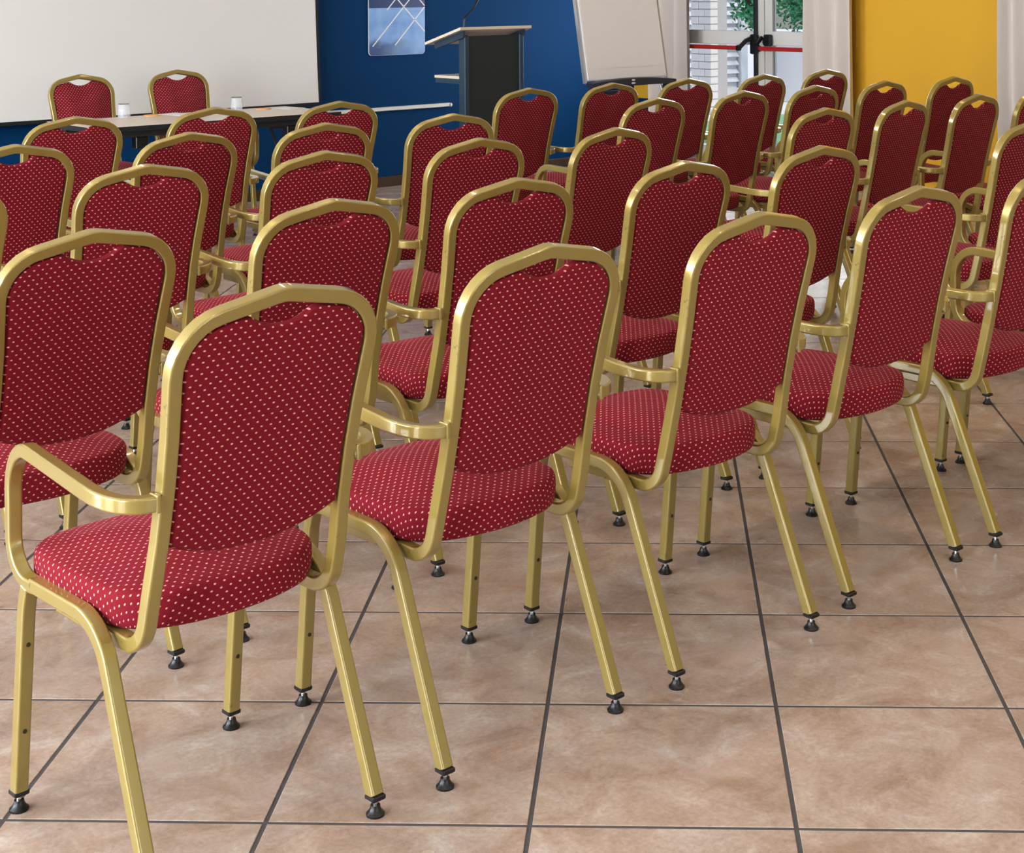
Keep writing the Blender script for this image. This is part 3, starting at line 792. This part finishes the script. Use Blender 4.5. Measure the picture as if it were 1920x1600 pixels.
# ---------------------------------------------------------------- flipchart
f_ = empty('flipchart', (7.047, 7.30, 0), 'white flipchart easel with dark tray beside the curtain', 'flipchart')
def lean(z): return (z - .83) * .178
FW0, FW1 = -.360, .360
mb = MB(); slab(mb, FW0, FW1, lean(1.92) + .0, 1.92, lean(.83), .83, .0)
mb = MB()
mb.loft([[(x, lean(z) + o, z) for x, o in ((FW0, 0), (FW1, 0), (FW1, .018), (FW0, .018))] for z in (.835, 1.92)], True); part('board', mb, M['paper'], f_)
for s in (-1, 1):
    x = s * .366
    mb = MB(); mb.loft([[(x + a, lean(z) + o, z) for a, o in ((-.0058, -.004), (.0058, -.004), (.0058, .022), (-.0058, .022))] for z in (.82, 1.925)], True); part('side_frame', mb, M['alu'], f_)
mb = MB()
mb.loft([[(x, lean(z) + o, z) for x, o in ((-.350, -.009), (.350, -.009), (.350, -.0005), (-.350, -.0005))] for z in (.842, 1.86)], True); part('paper_pad', mb, M['paper'], f_)
mb = MB(); mb.loft([[(x, lean(z) + o, z) for x, o in ((-.343, -.0105), (.347, -.0105), (.347, -.0093), (-.343, -.0093))] for z in (.912, 1.85)], True); part('top_sheet', mb, M['paper'], f_)
mb = MB(); mb.box(-.30, .30, lean(1.87) - .03, lean(1.87) + .0, 1.865, 1.91, .004); part('pad_clamp', mb, M['navy'], f_)
# tray with arched upper edge
mb = MB(); n = 20; rings = []
for k in range(n + 1):
    x = -.374 + .748 * k / n; zt = .826 + .020 * (1 - (x / .374) ** 2)
    rings.append([(x, -.075, .797), (x, -.075, zt - .004), (x, -.070, zt), (x, -.0125, zt), (x, -.0125, .797)])
mb.loft(rings, True); tr = part('pen_tray', mb, M['navy'], f_, 40)
for dz, w_ in ((.833, .030), (.813, .036)):
    mb = MB(); o = [(w_ * .5 * math.cos(a * math.pi / 9), .0052 * math.sin(a * math.pi / 9)) for a in range(18)]
    mb.loft([[(x - .02, y, z + dz) for x, z in o] for y in (-.0765, -.0748)], True); part('logo_mark', mb, M['paper'], tr)
for x in (-.33, .33):
    mb = MB(); mb.box(x - .032, x + .032, -.068, -.015, .762, .7965, .006); part('tray_bracket', mb, M['navy'], f_)
def rod(a, b, r=.011, m='alu', name='leg'):
    mb = MB(); mb.sweep([a, b], [(r * math.cos(k * math.pi / 5), r * math.sin(k * math.pi / 5)) for k in range(10)], (1, 0, 0)); return part(name, mb, M[m], f_)
for a, b in (((-.31, .012, .80), (-.40, -.17, .02)), ((.31, .012, .80), (.40, -.17, .02)), ((0, .12, 1.25), (0, .60, .02))):
    lg = rod(a, b)
    mb = MB(); mb.lathe([(0, 0), (.016, 0), (.016, .03), (0, .034)], 12, 'z', (b[0], b[1], 0), caps=False); part('rubber_foot', mb, M['black'], lg)
mb = MB(); mb.lathe([(0, -.02), (.024, -.02), (.024, .02), (0, .02)], 16, 'x', (-.365, -.09, .615), caps=False); part('height_knob', mb, M['black'], f_)
mb = MB(); mb.box(-.30, .06, .02, .04, .70, .765, .004); part('support_plate', mb, M['navy'], f_)
rod((0, .05, .95), (0, .14, 1.27), .012, 'alu', 'rear_hinge')

# ---------------------------------------------------------------- ceiling lamps (out of frame, they light the room)
for i, u in enumerate((1.2, 3.0, 4.8, 6.6)):
    for j, v in enumerate((0.8, 2.6, 4.4, 6.2)):
        g = empty('ceiling_downlight', (u, v, ZC), 'round recessed warm downlight in the ceiling, %s from the left in the %s row' % (('first', 'second', 'third', 'fourth')[i], ('nearest', 'second', 'third', 'farthest')[j]), 'lamp', 'ceiling downlights')
        mb = MB(); mb.lathe([(.07, -.001), (.085, -.001), (.085, -.012), (.07, -.008)], 20, caps=False); part('bezel', mb, M['whitebar'], g)
        mb = MB(); mb.lathe([(0, -.003), (.07, -.003), (.07, -.0015), (0, -.0015)], 20, caps=False); part('diffuser', mb, M['lamp'], g)
        ld = D.lights.new('downlight', 'SPOT'); ld.energy = 18; ld.color = (1, .86, .66); ld.shadow_soft_size = .045; ld.spot_size = R(130); ld.spot_blend = .6
        lo = D.objects.new('downlight_lamp', ld); C.objects.link(lo); lo.location = (u, v, ZC - .02)

# ---------------------------------------------------------------- outside, through the glass door
boxobj('paving', U1 + .2, 40, -6, 40, -.22, -.02, M['pave'], kind='structure')
boxobj('lawn', 10.6, 14.4, 7.0, 11.3, -.0195, .012, M['lawn'], kind='structure')
b_ = empty('brick_pier', (13.0, 12.26, -.02), 'whitewashed brick pier outside the glass door', 'pier')
mb = MB(); mb.box(0.006, .28, -.143, .143, 0, 2.9); part('mortar_core', mb, M['mortar'], b_)
br = MB(); br.box(-.135, .135, -.06, .06, 0, .073, .004); bm1 = br.mesh('brick', M['brick'])
br = MB(); br.box(-.0625, .0625, -.06, .06, 0, .073, .004); bm2 = br.mesh('brick', M['brick'])
for k in range(34):
    z = .004 + k * .085
    if k % 2: spots = [(.06, -.04, bm2, 90, .19), (.06, .1, bm2, 90, .06)]
    # front face (towards the room) and its left return
    if k % 2:
        for y, L in ((-.10, .10), (.06, .20)):
            br = MB(); br.box(-.0, .12, -L / 2, L / 2, 0, .073, .004)
            link('brick', br.mesh('brick', M['brick']), b_, (0, y, z))
    else:
        for y, L in ((-.055, .19), (.105, .11)):
            br = MB(); br.box(-.0, .12, -L / 2, L / 2, 0, .073, .004)
            link('brick', br.mesh('brick', M['brick']), b_, (0, y, z))
# slatted white shutter wall
g_ = empty('slatted_shutter', (16.6, 15.03, -.02), 'white slatted shutter wall behind the brick pier', 'shutter')
mb = MB(); mb.box(-2.2, .12, .05, .2, 0, 3.2); part('back_wall', mb, M['slat'], g_)
for k in range(24):
    mb = MB(); mb.loft([[(x, -.01, .03), (x, .05, .10), (x, .05, .085), (x, .005, .022)] for x in (-2.2, .12)], True)
    link('slat', mb.mesh('slat', M['slat']), g_, (0, 0, .06 + k * .119))
mb = MB(); mb.box(.14, .28, -.03, .2, 0, 3.2, .004); part('post', mb, M['slat'], g_)
gw = MB(); gw.box(15.0, 15.2, 9.3, 13.2, -.02, .84, .01)
o = gw.mesh('garden_wall', M['slat']); link('garden_wall', o, None, None, 'low white garden wall outside behind the lawn', 'wall')
def tree(loc, h, spread, n, seed, label):
    rnd = random.Random(seed)
    t_ = empty('garden_tree', loc, label, 'tree', 'garden trees')
    mb = MB(); ring = [(math.cos(a * math.pi / 4), math.sin(a * math.pi / 4)) for a in range(8)]
    mb.sweep([(0, 0, 0), (.04, .03, h * .3), (-.02, .05, h * .6)], [(x * .06, y * .06) for x, y in ring], (1, 0, 0)); part('trunk', mb, M['bark'], t_, 60)
    tips = []
    for k in range(11):
        a = rnd.uniform(0, 6.28); e = rnd.uniform(.45, 1.); z = h * rnd.uniform(.28, .6)
        p1 = Vector((math.cos(a) * spread * .45 * e, math.sin(a) * spread * .45 * e, z + h * .1)); p2 = Vector((math.cos(a) * spread * e, math.sin(a) * spread * e, z + h * rnd.uniform(.02, .3)))
        mb = MB(); mb.sweep([(0, .03, z), p1, p2], [(x * .018, y * .018) for x, y in ring], (0, 0, 1) if abs(p1.z - z) < .01 else (1, 0, 0)); part('branch', mb, M['bark'], t_, 60)
        tips += [p1, p1.lerp(p2, .5), p2, p2]
    mb = MB()
    for k in range(n):
        c = rnd.choice(tips) + Vector((rnd.gauss(0, 1), rnd.gauss(0, 1), rnd.gauss(0, .8))) * spread * .22
        d = Vector((rnd.gauss(0, 1), rnd.gauss(0, 1), rnd.gauss(-.3, .7))).normalized(); s_2 = d.cross(Vector((rnd.gauss(0, 1), rnd.gauss(0, 1), rnd.gauss(0, 1)))).normalized()
        L = rnd.uniform(.06, .11); w2 = L * .22; nn = d.cross(s_2) * L * .12
        mb.add([c, c + d * L * .5 + s_2 * w2 + nn, c + d * L, c + d * L * .5 - s_2 * w2 + nn], [(0, 1, 2), (0, 2, 3)])
    fo = part('foliage', mb, M['leaf'], t_, False); fo['kind'] = 'stuff'
tree((16.6, 13.3, -.02), 2.4, .90, 6000, 4, 'dark green leafy tree behind the low garden wall')
tree((14.72, 12.88, -.02), 2.6, .42, 1300, 9, 'slender tree with hanging leaves before the slatted shutter')
